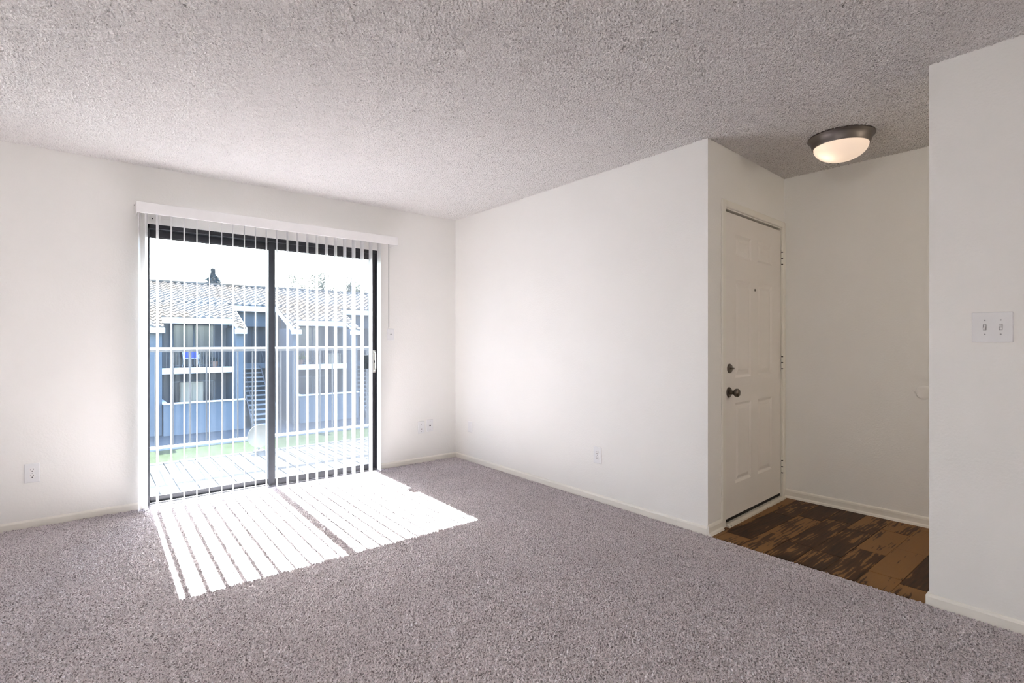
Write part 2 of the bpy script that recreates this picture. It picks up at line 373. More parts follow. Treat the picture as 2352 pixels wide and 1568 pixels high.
def h_ceil(nx, ny, st):
    a = field(nx, ny, st, .0088, .022); return H-.004-.0055*np.tanh(1.0*a-.35)
relief('carpet_pile', -.75, 2.938, .12, 4.508, .0038, h_carpet, lambda X, Y_: in_view(X, Y_, 1.62), M['carpet'], fl)
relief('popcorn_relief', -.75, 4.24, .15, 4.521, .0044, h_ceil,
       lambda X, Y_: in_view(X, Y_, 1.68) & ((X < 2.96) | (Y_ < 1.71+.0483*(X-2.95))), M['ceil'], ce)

# baseboards
BP = [(0, -.01), (-.013, -.01), (-.013, .036), (-.009, .044), (-.003, .048), (0, .048)]
def baseboard(name, p, q, label):
    p, q = Vector(p), Vector(q); d = q-p
    mb = MB(); mb.prof_x(BP, 0, d.length)
    struct(name, mb, M['trim'], label, 'baseboard', loc=(p.x, p.y, 0), rz=math.atan2(d.y, d.x))
baseboard('baseboard_north', (XL, 4.52), (.318, 4.52), 'low cream baseboard under the wall west of the patio door')
baseboard('baseboard_north_2', (2.118, 4.52), (2.95, 4.52), 'short cream baseboard between the patio door and the room corner')
baseboard('baseboard_east', (2.95, 4.52), (2.95, 1.704), 'long cream baseboard along the plain wall')
baseboard('baseboard_right', (2.95, .622), (2.95, YB), 'cream baseboard under the double switch wall')
mb = MB(); mb.prof_x(BP, -.013, .115)
struct('baseboard_right_end', mb, M['trim'], 'cream baseboard return on the end of the switch wall', 'baseboard', loc=(3.065, .622, 0), rz=PI)
BP2 = [(0, -.02), (-.026, -.02), (-.026, -.004), (-.022, .008), (-.013, .014), (-.013, .044), (-.010, .054), (-.004, .060), (0, .060)]
d = B_-A_; mb = MB(); mb.prof_x(BP2, .0, d.length)
struct('baseboard_entry_east', mb, M['trim'], 'moulded baseboard with shoe strip along the entry back wall', 'baseboard', loc=(A_.x, A_.y, 0), rz=math.atan2(d.y, d.x))
mb = MB(); mb.prof_x(BP2, -.012, .166)
struct('baseboard_entry_north', mb, M['trim'], 'stub of moulded baseboard with shoe strip before the entry door', 'baseboard', loc=(E_.x, E_.y, 0), rz=DA)

# entry floor of vinyl planks
mb = MB(); mb.poly([(2.951, -2.4), (4.27, -2.4), (4.22, 1.83), (2.951, 1.72)], -.05, -.011)
ef = struct('floor_entry', mb, M['gap'], 'dark brown wood-look vinyl plank floor of the entry', 'floor')
PW = .148; row = 0; y = 1.804; cuts = random.Random(11)
lens = (.46, .61, .38, .53)
while y > .02:
    x = 2.953-cuts.uniform(0, .4)
    while x < 4.20:
        L = cuts.choice(lens); a, b = max(x, 2.953), min(x+L, 4.19); ya, yb = y-PW, y
        if b-a > .02:
            yt = [min(yb, 1.718+(xx-2.95)*.0483-.003) for xx in (a, b)]
            if min(yt)-ya > .01:
                cx_, cy_ = (a+b)/2, (ya+yb)/2; g = .0013
                mb = MB(); mb.poly([(a+g-cx_, ya+g-cy_), (b-g-cx_, ya+g-cy_), (b-g-cx_, yt[1]-g-cy_), (a+g-cx_, yt[0]-g-cy_)], -.0108, -.004+cuts.uniform(-.0004, .0004))
                mb.build('plank', M['plank'], ef, (cx_, cy_, 0))
        x += L
    y -= PW

# ------------------------------------------------------------------ sliding patio door (door_1)
d1 = tag(empty('door_1', (0, 4.53, 0)), 'dark bronze sliding glass patio door with two panels', 'patio door', kind='structure')
Y = lambda a: a-4.53
mb = MB()
mb.cbox(WX0, WX0+.016, Y(4.528), Y(4.655), 0, WZ1, .002).cbox(WX1-.018, WX1, Y(4.528), Y(4.655), 0, WZ1, .002)
mb.cbox(WX0, WX1, Y(4.528), Y(4.655), WZ1-.032, WZ1, .002)
mb.build('outer_frame', M['bronze'], d1)
mb = MB(); mb.cbox(WX0, WX1, Y(4.525), Y(4.66), -.004, .010, .002)
for yy in (4.552, 4.590, 4.634): mb.box(WX0, WX1, Y(yy), Y(yy+.005), .010, .020)
mb.build('sill_track', M['alu'], d1)
# fixed panel (outer) and sliding panel (inner)
def panel(name, x0, x1, ya, yb, sl, sr, top, bot):
    mb = MB()
    mb.cbox(x0, x0+sl, Y(ya), Y(yb), .016, WZ1-.03, .002).cbox(x1-sr, x1, Y(ya), Y(yb), .016, WZ1-.03, .002)
    mb.cbox(x0+sl, x1-sr, Y(ya), Y(yb), WZ1-.03-top, WZ1-.03, .002).cbox(x0+sl, x1-sr, Y(ya), Y(yb), .016, .016+bot, .002)
    mb.box(x0+sl, x1-sr, Y(ya)+.004, Y(ya)+.008, WZ1-.03-top-.008, WZ1-.03-top)
    o = mb.build(name, M['bronze'], d1)
    yc = (Y(ya)+Y(yb))/2
    g = MB(); g.box(x0+sl-.004, x1-sr+.004, yc-.002, yc+.002, .014+bot, WZ1-.026-top)
    g.build('glass_pane', M['glass'], o); return o
fp = panel('fixed_panel', WX0+.014, 1.205, 4.588, 4.616, .008, .045, .052, .040)
sp = panel('sliding_panel', 1.152, WX1-.016, 4.545, 4.575, .050, .038, .052, .042)
# top rollers rail
mb = MB(); mb.box(WX0+.016, WX1-.018, Y(4.620), Y(4.640), WZ1-.075, WZ1-.030); mb.build('head_channel', M['bronze'], d1)
# handle of the sliding panel
mb = MB(); hx = WX1-.032
mb.cbox(hx-.012, hx+.012, Y(4.541), Y(4.545), .900, 1.105, .001)
mb.build('handle_plate', M['almond'], sp)
mb = MB(); mb.tube([(hx-.004, Y(4.541), .915), (hx-.006, Y(4.505), .918), (hx-.007, Y(4.498), .940), (hx-.007, Y(4.498), 1.065), (hx-.006, Y(4.505), 1.087), (hx-.004, Y(4.541), 1.090)], .006, 8)
mb.build('handle', M['almond'], sp, smooth=True)
mb = MB(); mb.cbox(hx-.003, hx+.004, Y(4.532), Y(4.541), .990, 1.012, .001); mb.build('latch_lever', M['slot'], sp)
# insect screen outside the sliding half
sc = MB(); x0, x1 = 1.165, WX1-.020
for a in ((x0, x0+.022, .02, WZ1-.03), (x1-.022, x1, .02, WZ1-.03)): sc.box(a[0], a[1], Y(4.637), Y(4.650), a[2], a[3])
sc.box(x0, x1, Y(4.637), Y(4.650), WZ1-.055, WZ1-.03).box(x0, x1, Y(4.637), Y(4.650), .02, .045)
so = sc.build('screen_frame', M['bronze'], d1)
mb = MB(); mb.box(x0+.01, x1-.01, Y(4.643), Y(4.6435), .03, WZ1-.04); mb.build('insect_screen', M['mesh'], so)
mb = MB(); mb.cbox(x1-.075, x1-.028, Y(4.625), Y(4.643), .93, 1.06, .003).box(x1-.10, x1-.03, Y(4.612), Y(4.625), .965, .985); mb.build('screen_latch', M['slot'], so)

# ------------------------------------------------------------------ entry door (door_2) with trim
d2 = tag(empty('door_2', (E_.x, E_.y, 0), DA), 'white six-panel entry door with dark knob and deadbolt', 'door', kind='structure')
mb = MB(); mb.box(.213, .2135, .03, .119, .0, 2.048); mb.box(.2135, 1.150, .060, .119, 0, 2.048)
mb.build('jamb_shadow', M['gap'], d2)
mb = MB(); mb.cbox(.2135, .222, -.004, .119, -.005, 2.046, .001).cbox(1.146, 1.150, -.004, .119, -.005, 2.046, .001).cbox(.222, 1.146, -.004, .119, 2.040, 2.047, .001)
mb.build('jamb', M['trim'], d2)
SX0, SX1, SZ0, SZ1, YF = .226, 1.142, .034, 2.028, .006
rows = [(.245, .778), (.945, 1.597), (1.747, 1.897)]; cols = [(.384, .628), (.735, .982)]
mb = MB(); mb.box(SX0, SX1, YF+.008, YF+.044, SZ0, SZ1)
zs = [SZ0]+[q for r in rows for q in r]+[SZ1]
for i in range(0, len(zs), 2): mb.box(SX0, SX1, YF, YF+.0085, zs[i], zs[i+1])
for r0, r1 in rows:
    for a, b in ((SX0, cols[0][0]), (cols[0][1], cols[1][0]), (cols[1][1], SX1)): mb.box(a, b, YF, YF+.0085, r0, r1)
slab = mb.build('slab', M['door'], d2)
for r0, r1 in rows:
    for a, b in cols:
        cxx, czz = (a+b)/2, (r0+r1)/2; hw, hh = (b-a)/2, (r1-r0)/2
        mb = MB(); k = [(0, 0.0), (.016, .0075), (.024, .0075), (.046, .0015)]
        vs = []; fs = []
        for ins, dep in k:
            vs += [(-hw+ins, dep, -hh+ins), (hw-ins, dep, -hh+ins), (hw-ins, dep, hh-ins), (-hw+ins, dep, hh-ins)]
        for q in range(3): fs += [(4*q+i, 4*q+(i+1) % 4, 4*q+4+(i+1) % 4, 4*q+4+i) for i in range(4)]
        fs.append((12, 13, 14, 15)); mb.add(vs, fs); mb.build('raised_panel', M['door'], slab, (cxx, YF, czz))
def knobset():
    mb = MB(); mb.lathe([(0, -.0), (.034, 0), (.034, -.004), (.030, -.009), (.022, -.011), (.014, -.012), (.012, -.030), (.016, -.036), (.024, -.042), (.028, -.052), (.027, -.062), (.020, -.069), (.008, -.072), (0, -.072)], 28, 'y')
    o = mb.build('door_knob', M['nickel'], d2, (.291, YF, .855), smooth=True); o['label'] = 'dark nickel round knob'
    mb = MB(); mb.lathe([(0, 0), (.031, 0), (.031, -.005), (.027, -.011), (.012, -.013), (0, -.013)], 28, 'y')
    o = mb.build('deadbolt', M['nickel'], d2, (.297, YF, 1.010), smooth=True); o['label'] = 'dark nickel deadbolt with thumb turn'
    mb = MB(); mb.cbox(-.014, .014, -.030, -.012, -.005, .005, .002); mb.build('thumb_turn', M['nickel'], o)
    mb = MB(); mb.lathe([(0, -.004), (.005, -.004), (.008, -.003), (.009, 0), (0, 0)], 16, 'y'); mb.build('peephole', M['nickel'], d2, (.689, YF, 1.547), smooth=True)
    mb = MB(); mb.cbox(.2225, .2265, -.001, .010, .835, .880, .0008); mb.build('latch_plate', M['nickel'], d2)
knobset()
for zc in (1.822, 1.030, .240):
    mb = MB(); hx_ = 1.144
    for k in range(5): mb.lathe([(0, -.011), (.0062, -.011), (.0062, .011), (0, .011)], 12, 'z', (hx_, -.006, zc-.046+.023*k))
    h = mb.build('hinge', M['trim'], d2, smooth=True)
    mb = MB()
    for k in (0, 2, 4): mb.box(hx_-.0075, hx_-.002, -.0135, -.002, zc-.054+.023*k*1.0, zc-.047+.023*k*1.0)
    mb.build('hinge_gap', M['gap'], h)
mb = MB(); mb.prof_x([(-.034, -.008), (-.032, .006), (-.012, .012), (.012, .010), (.05, .010), (.05, -.008)], .222, 1.150); mb.build('threshold', M['thresh'], d2)
mb = MB(); mb.box(.2225, 1.146, .012, .030, .008, .040); mb.build('door_sweep', M['gap'], d2)
tr = tag(empty('trim_1', (E_.x, E_.y, 0), DA), 'narrow white casing around the entry door', 'door casing', kind='structure')
def casing(x0, x1, z0, z1):
    mb = MB(); mb.cbox(x0, x1, -.011, .002, z0, z1, .004); mb.build('casing', M['trim'], tr)
casing(.170, .219, -.004, 2.096); casing(1.150, 1.1995, -.004, 2.096); casing(.219, 1.150, 2.050, 2.096)

# round wall bumper behind the door's swing
mb = MB(); mb.lathe([(0, .0045), (.028, .0040), (.041, .0035), (.0445, .0020), (.045, 0), (0, 0)], 40, 'y')
tag(mb.build('door_bumper', M['wall'], None, (4.172, .905, .858), -PI/2+.02+PI, smooth=True), 'round wall-coloured door bumper disc on the entry back wall', 'door bumper')

# ------------------------------------------------------------------ cover plates, outlets, switches (front faces local -y)
def plate(name, w_, h_, loc, rz, label, cat, group=None):
    r = tag(empty(name, loc, rz), label, cat, group)
    mb = MB(); mb.cbox(-w_/2, w_/2, -.006, 0, -h_/2, h_/2, .0025); mb.build('cover_plate', M['plate'], r); return r
def screw(r, x, z):
    mb = MB(); mb.lathe([(0, -.0012), (.0028, -.001), (.003, 0), (0, 0)], 12, 'y', (x, -.006, z)); mb.build('screw', M['screw'], r)
def outlet(loc, rz, label):
    r = plate('electrical_outlet', .076, .122, loc, rz, label, 'outlet', 'duplex wall outlets')
    for s in (-1, 1):
        pts = []
        for i in range(24):
            a = 2*PI*i/24; pts.append((.0172*math.cos(a), max(-.0145, min(.0145, .0172*math.sin(a)))))
        mb = MB(); n = len(pts)
        mb.add([(x, -.0085, z) for x, z in pts]+[(x, -.005, z) for x, z in pts], [tuple(range(n))]+[(i, (i+1) % n, n+(i+1) % n, n+i) for i in range(n)])
        q = mb.build('receptacle', M['plastic'], r, (0, 0, s*.0195))
        for x0, x1, z0, z1 in ((-.0078, -.0050, .000, .0095), (.0050, .0074, .0012, .0088), (-.0028, .0028, -.0098, -.0042)):
            mb = MB(); mb.box(x0, x1, -.0088, -.0084, z0, z1); mb.build('slot', M['slot'], q)
    screw(r, 0, 0); return r
outlet((-.268, 4.52, .345), 0, 'white duplex outlet low on the wall west of the patio door')
outlet((2.95, 2.592, .340), -PI/2, 'white duplex outlet low on the plain wall near the entry')
r = plate('phone_jack', .073, .120, (2.548, 4.52, .342), 0, 'white phone jack plate beside the cable plate near the corner', 'wall plate')
mb = MB(); mb.cbox(-.010, .010, -.009, -.005, -.028, -.008, .001); q = mb.build('jack', M['plastic'], r)
mb = MB(); mb.box(-.005, .005, -.0095, -.0088, -.022, -.013); mb.build('port', M['slot'], q)
screw(r, 0, .030); screw(r, 0, -.042)
r = plate('cable_plate', .073, .120, (2.644, 4.52, .351), 0, 'white cable plate with a dark centre socket, next to the corner', 'wall plate')
mb = MB(); mb.lathe([(0, -.016), (.0045, -.016), (.0048, -.006), (.008, -.006), (.008, -.005), (0, -.005)], 16, 'y'); mb.build('coaxial_socket', M['slot'], r, smooth=True)
screw(r, 0, .042); screw(r, 0, -.042)
plate('blank_plate', .076, .108, (2.95, 4.256, .340), -PI/2, 'blank painted cover plate low on the plain wall by the corner', 'wall plate')
r = plate('light_switch', .073, .108, (2.220, 4.52, 1.252), 0, 'small single light switch beneath the blind chain', 'light switch')
mb = MB(); mb.cbox(-.004, .004, -.017, -.005, -.004, .006, .001); mb.build('toggle', M['screw'], r)
r = plate('double_switch', .130, .127, (2.95, .410, 1.246), -PI/2, 'white double light switch plate on the wall end by the entry', 'light switch')
for sx, up in ((-.023, -1), (.027, 1)):
    mb = MB(); mb.box(-.0052, -.0040, -.0066, -.0055, -.0125, .0125).box(.0040, .0052, -.0066, -.0055, -.0125, .0125).box(-.0052, .0052, -.0066, -.0055, .0115, .0125).box(-.0052, .0052, -.0066, -.0055, -.0125, -.0115)
    mb.build('toggle_slot', M['slot'], r, (sx, 0, 0))
    mb = MB(); a = .008*up
    mb.add([(-.0038, -.005, -.006+a*.3), (.0038, -.005, -.006+a*.3), (.0038, -.005, .006+a*.3), (-.0038, -.005, .006+a*.3),
            (-.003, -.020, -.003+a), (.003, -.020, -.003+a), (.003, -.020, .003+a), (-.003, -.020, .003+a)],
           [(0, 1, 5, 4), (1, 2, 6, 5), (2, 3, 7, 6), (3, 0, 4, 7), (4, 5, 6, 7)])
    mb.build('toggle', M['plastic'], r, (sx, 0, 0))
    for z in (.030, -.030): screw(r, sx, z)
for loc, lb in (((.262, 4.52, 2.147), 'tiny dark nail in the wall beside the valance end'), ((.366, 4.52, 2.067), 'tiny screw in the wall just above the patio door frame')):
    mb = MB(); mb.lathe([(0, -.006), (.0035, -.006), (.004, -.004), (.0015, -.003), (.0015, .0), (0, 0)], 10, 'y')
    tag(mb.build('nail' if 'nail' in lb else 'screw_head', M['slot'], None, loc), lb, 'nail' if 'nail' in lb else 'screw')

# ------------------------------------------------------------------ vertical blind
vb = tag(empty('vertical_blind', (1.24, 4.52, 2.08)), 'white vertical blind with open slats over the patio door', 'blind')
L = lambda x, y, z: (x-1.24, y-4.52, z-2.08)
mb = MB(); a = L(.263, 4.365, 2.070); b = L(2.222, 4.373, 2.147)
mb.cbox(a[0], b[0], a[1], b[1], a[2], b[2], .002)
mb.box(a[0], a[0]+.006, b[1]-.001, -.001, a[2], b[2]).box(b[0]-.006, b[0], b[1]-.001, -.001, a[2], b[2])
mb.build('valance', M['plastic'], vb)
mb = MB(); a = L(.275, 4.405, 2.098); b = L(2.21, 4.452, 2.128); mb.cbox(a[0], b[0], a[1], b[1], a[2], b[2], .003); mb.build('head_rail', M['plastic'], vb)
mb = MB()
for bx in (.45, 1.24, 2.02):
    mb = MB(); mb.box(bx-1.24-.02, bx-1.24+.02, 4.44-4.52, 0, .045, .052); mb.build('bracket', M['screw'], vb)
# slat mesh: shallow arc 89 mm wide
mb = MB(); W2 = .0445; segs = 6; hgt = 2.078; th = .0009
up_, lo_ = [], []
for i in range(segs+1):
    u = -1+2*i/segs; x = .003*(1-u*u); yv = u*W2
    up_.append((x, yv)); lo_.append((x-th, yv))
ring = up_+lo_[::-1]; n = len(ring)
mb.add([(x, yv, 0) for x, yv in ring]+[(x, yv, -hgt) for x, yv in ring],
       [tuple(range(n)), tuple(range(n, 2*n))[::-1]]+[(i, (i+1) % n, n+(i+1) % n, n+i) for i in range(n)])
slat_me = mb.mesh('slat', M['slat'], True)
xs = [.284, .324, .389, .472, .551, .630, .710, .792, .868, .948, 1.027, 1.107, 1.185, 1.267, 1.346, 1.425, 1.504, 1.584, 1.663, 1.744, 1.824, 1.903, 1.983, 2.065]
PH = [12, 14, 15.5, 12.5, 12.5, 12, 11, 11, 7, 8, 8, 8, 7.5, 7, 7.2, 7, 6.5, 5, 4.5, 3.6, 2, 4, 3.6, 3]   # how far each slat is turned
for i, x in enumerate(xs):
    ph = PH[i]
    inst(slat_me, 'slat', vb, L(x, 4.432, 2.092), -math.radians(ph))
mb = MB(); c0 = L(2.130, 4.368, 2.074); z1 = 1.31-2.08
mb.tube([(c0[0], c0[1]+.012, c0[2]), (c0[0], c0[1]+.012, z1+.01), (c0[0]+.004, c0[1]+.012, z1), (c0[0]+.008, c0[1]+.012, z1+.01), (c0[0]+.008, c0[1]+.012, c0[2])], .0016, 6)
mb.build('control_chain', M['screw'], vb, smooth=True)

# ------------------------------------------------------------------ ceiling lamp
cl = tag(empty('ceiling_lamp', (3.56, 1.18, H)), 'flush ceiling lamp with bronze rim and lit frosted dome', 'ceiling lamp')
mb = MB(); mb.lathe([(.0, .0), (.166, .0), (.176, -.004), (.178, -.012), (.172, -.019), (.160, -.032), (.156, -.050), (.153, -.062), (.150, -.067), (.145, -.067), (.145, -.060), (.150, -.045), (.150, -.012), (0, -.012)], 64, 'z')
mb.build('rim', M['rim'], cl, smooth=True)
dome = [(.146*math.cos(a), -.064-.090*math.sin(a)) for a in [i*PI/2/14 for i in range(15)]]; dome[-1] = (.0005, -.154)
mb = MB(); mb.lathe(dome, 64, 'z'); mb.build('glass_dome', M['lampglass'], cl, smooth=True)
for k, (bx, by) in enumerate(((-.055, .045), (.060, -.040))):
    ld = bpy.data.lights.new('bulb', 'POINT'); ld.energy = .018 if k == 0 else .003; ld.color = (1, .80, .62); ld.shadow_soft_size = .022
    lo = bpy.data.objects.new('bulb_light', ld); COL.objects.link(lo); lo.location = (bx, by, -.098); lo.parent = cl

# unseen globe lamp added behind the viewpoint to brighten the room
gp = tag(empty('globe_added_fill', (-1.0, .0, H)), 'added white fill globe, unseen behind the viewpoint', 'added fill lamp')
mb = MB(); mb.lathe([(0, 0), (.06, 0), (.055, -.025), (.008, -.03), (.006, -.26), (.045, -.265), (.05, -.30), (0, -.30)], 24, 'z'); mb.build('added_stem', M['rim'], gp, smooth=True)
mb = MB(); mb.lathe([(.0005, -.28)]+[(.13*math.sin(a), -.41+.13*math.cos(a)) for a in [PI*i/16 for i in range(1, 16)]]+[(.0005, -.54)], 32, 'z'); mb.build('globe', M['globe'], gp, smooth=True)

gq = tag(gp.copy(), 'added white fill globe, unseen in the hall beyond the switch wall', 'added fill lamp'); COL.objects.link(gq); gq.location = (3.62, -1.15, H)  # second added lamp, hidden from view, brightens the entry recess
for ch in list(gp.children):
    c = ch.copy(); COL.objects.link(c); c.parent = gq
    if ch.name.startswith('globe'): c.data = ch.data.copy(); c.data.materials[0] = M['globe_hall_fill']

# ------------------------------------------------------------------ balcony outside
dk = tag(empty('balcony_deck', (1.2, 5.5, 0)), 'sunlit pale board deck of the balcony outside the patio door', 'deck')
mb = MB(); mb.box(-.0650, .0650, -.825, .81, -.065, -.035); bm_ = mb.mesh('deck_board', M['deck'])
for i in range(40):
    inst(bm_, 'deck_board', dk, (.665-1.2+.139*(i-16), 0, random.uniform(-.001, .001)))
mb = MB()
for yy in (-.79, -.2, .35, .785): mb.box(-2.9, 3.3, yy-.02, yy+.02, -.23, -.066)
mb.build('joist', M['joist'], dk)
ra = tag(empty('balcony_railing', (1.2, 6.345, 0)), 'thin dark bar railing with pale cap along the deck edge', 'railing')
mb = MB(); mb.cbox(-2.9, 3.3, -.025, .025, 1.104, 1.124, .003); mb.build('top_cap', M['railpale'], ra)
mb = MB(); mb.box(-2.9, 3.3, -.016, .016, 1.078, 1.104); mb.build('top_rail', M['raildark'], ra)
mb = MB(); mb.cbox(-2.9, 3.3, -.014, .014, .100, .122, .003); mb.build('bottom_rail', M['railpale'], ra)
mb = MB(); mb.box(-.0065, .0065, -.0065, .0065, .122, 1.078); bme = mb.mesh('baluster', M['raildark'])
for i in range(36): inst(bme, 'baluster', ra, (.69-1.2+.15*(i-14), 0, 0))
mb = MB(); mb.box(-.022, .022, -.022, .022, -.02, 1.10); pme = mb.mesh('post', M['raildark'])
for x in (-2.85, 3.2): inst(pme, 'post', ra, (x, 0, 0))
ds = tag(empty('satellite_dish', (1.49, 6.24, -.035)), 'small round cream dish standing at the deck edge by the railing', 'dish')
mb = MB(); mb.lathe([(0, .020), (.06, .014), (.105, .002), (.122, -.008), (.127, -.010), (.127, -.004), (.110, .008), (.06, .021), (0, .027)], 40, 'y', (0, 0, .172)); mb.build('reflector', M['dish'], ds, smooth=True)
mb = MB(); mb.tube([(0, .030, .150), (0, .045, .08), (0, .040, .010)], .010, 8).cbox(-.05, .05, -.03, .07, 0, .012, .002); mb.build('stand', M['raildark'], ds, smooth=True)

# ------------------------------------------------------------------ grounds and the apartment building opposite
GZ = -2.7
mb = MB(); mb.box(-70, 90, -70, 140, GZ-.3, GZ); struct('ground', mb, M['conc'], 'grey paved ground below the balcony', 'ground')
mb = MB(); mb.box(-30, 60, 9, 22.0, GZ, GZ+.04); tag(mb.build('lawn', M['grass']), 'sunlit strip of pale green lawn between the buildings', 'lawn', kind='stuff')
mb = MB(); mb.box(-30, 60, 22.0, 22.25, GZ, GZ+.10); struct('kerb', mb, M['tread'], 'pale kerb edging the far side of the lawn', 'kerb')

bd = tag(empty('apartment_building', (6.5, 28, GZ)), 'dark grey two-storey apartment building with tiled roof across the lawn', 'building')
BL = lambda x, y, z: (x-6.5, y-28, z-GZ)
def part(name, boxes, mat, parent=bd):
    mb = MB()
    for x0, x1, y0, y1, z0, z1 in boxes:
        a = BL(x0, y0, z0); b = BL(x1, y1, z1); mb.box(a[0], b[0], a[1], b[1], a[2], b[2])
    return mb.build(name, mat, parent)
SL = .40
def roof_z(y): return 2.13+SL*(y-26.5)
def tiles(x0, x1, y0, y1):
    """pitched field of wavy clay tiles, one stepped course after another"""
    nrow = max(1, round((y1-y0)/.325)); nw = max(1, round((x1-x0)/.30)); seg = 5
    mb = MB(); N = nw*seg+1
    for r in range(nrow):
        ya, yb = y0+(y1-y0)*r/nrow, y0+(y1-y0)*(r+1)/nrow+.03
        vs = []
        for (yy, lift) in ((ya, -.03), (ya, .055), (yb, .012)):
            for i in range(N):
                x = x0+(x1-x0)*i/(N-1); wv_ = .042*math.sin(2*PI*i/seg) if True else 0
                vs.append(BL(x, yy, roof_z(yy)+.10+lift+wv_))
        fs = [(k*N+i, k*N+i+1, (k+1)*N+i+1, (k+1)*N+i) for k in (0, 1) for i in range(N-1)]
        mb.add(vs, fs)
    o = mb.build('roof_tiles', M['tile'], bd); o['kind'] = 'stuff'; return o
RY = 31.4
units = [(-5.6, -5.2, -2.6, -2.2), (1.95, 2.45, 5.15, 5.50), (7.57, 7.85, 10.45, 10.85), (12.9, 13.25, 16.0, 16.4)]
tiles(-9, 20, 28.45, RY)
for (s0, a0, a1, s1) in units:
    tiles(a0, a1, 26.5, 28.45); tiles(s0, a0, 25.4, 28.45); tiles(a1, s1, 25.4, 28.45)
# roof decks under the tiles (sloping boards), fascias and rakes
def slope(name, x0, x1, y0, y1, up, th, mat):
    mb = MB(); q = []
    for x in (x0, x1):
        q += [BL(x, y0, roof_z(y0)+up-th), BL(x, y1, roof_z(y1)+up-th), BL(x, y1, roof_z(y1)+up), BL(x, y0, roof_z(y0)+up)]
    mb.add(q, [(0, 1, 2, 3), (4, 7, 6, 5), (0, 4, 5, 1), (1, 5, 6, 2), (2, 6, 7, 3), (3, 7, 4, 0)]); return mb.build(name, mat, bd)
slope('roof_deck', -9, 20, 28.4, RY, .06, .12, M['facade'])
mb = MB(); mb.add([BL(-9, RY, roof_z(RY)+.12), BL(20, RY, roof_z(RY)+.12), BL(20, 36, 2.4), BL(-9, 36, 2.4), BL(-9, RY, roof_z(RY)-.1), BL(20, RY, roof_z(RY)-.1), BL(20, 36, 2.2), BL(-9, 36, 2.2)],
                 [(0, 1, 2, 3), (4, 7, 6, 5), (0, 4, 5, 1), (2, 6, 7, 3), (1, 5, 6, 2), (0, 3, 7, 4)]); mb.build('rear_roof', M['tile'], bd)
part('ridge_cap', [(-9, 20, RY-.10, RY+.10, roof_z(RY)+.10, roof_z(RY)+.19)], M['tile'])
for (s0, a0, a1, s1) in units:
    slope('roof_deck', s0, s1, 26.5, 28.4, .06, .10, M['facade']); slope('roof_deck', s0, a0, 25.4, 26.5, .06, .10, M['white']); slope('roof_deck', a1, s1, 25.4, 26.5, .06, .10, M['white'])
    for xx in (s0-.05, s1): slope('rake_board', xx, xx+.05, 25.4, 28.4, .08, .22, M['white'])
    part('fascia', [(a0, a1, 26.44, 26.50, roof_z(26.5)-.16, roof_z(26.5)+.09)], M['white'])
    for (u, v_) in ((s0, a0), (a1, s1)):
        part('end_block', [(u-.03, v_+.03, 25.33, 25.75, roof_z(25.4)-.16, roof_z(25.4)+.05)], M['white'])
        part('wing_wall', [(u+.03, v_-.03, 25.8, 28.0, GZ, roof_z(26)-.1)], M['column'])
ends = [(-9, -5.6)]+[(units[i][3], units[i+1][0]) for i in range(3)]+[(16.4, 20)]
for (u, v_) in ends: part('fascia', [(u, v_, 28.33, 28.40, roof_z(28.4)-.20, roof_z(28.4)+.06)], M['white'])
# walls
for (s0, a0, a1, s1) in units:
    part('balcony_back_wall', [(a0-.1, a1+.1, 28.0, 28.2, GZ, 2.7)], M['facade'])
    part('balcony_slab', [(a0-.05, a1+.05, 26.40, 28.0, -.19, .04)], M['facade'])
    part('balcony_band', [(a0-.04, a1+.04, 26.32, 26.40, -.20, .05)], M['band'])
    part('patio_wall', [(a0, a1+.3, 25.5, 25.62, GZ, -1.41), (a0, a0+.12, 25.62, 28.0, GZ, -1.41), (a1+.18, a1+.3, 25.62, 25.80, GZ, -1.41)], M['column'])
    part('patio_cap', [(a0-.03, a1+.33, 25.45, 25.66, -1.41, -1.36), (a0-.03, a0+.15, 25.66, 28.0, -1.41, -1.36)], M['band'])
    # balcony rail with bars
    mb = MB(); a = BL(a0, 26.38, .78); b = BL(a1, 26.42, .83); mb.box(a[0], b[0], a[1], b[1], a[2], b[2])
    k = a0+.06
    while k < a1:
        q = BL(k, 26.40, .05); mb.box(q[0]-.008, q[0]+.008, q[1]-.008, q[1]+.008, q[2], q[2]+.75); k += .115
    mb.build('balcony_rail', M['raildark'], bd)
    for zf in (.05, GZ+.02):
        x0, x1 = a0+.55, a0+2.25
        f = part('window', [(x0, x0+.06, 27.93, 28.0, zf, zf+2.05), (x1-.06, x1, 27.93, 28.0, zf, zf+2.05), (x0, x1, 27.93, 28.0, zf+1.99, zf+2.05), ((x0+x1)/2-.03, (x0+x1)/2+.03, 27.93, 28.0, zf, zf+2.0), (x0, x1, 27.93, 28.0, zf, zf+.06)], M['column'])
        part('pane', [(x0+.05, x1-.05, 27.955, 27.975, zf+.05, zf+2.0)], M['pane'], f)
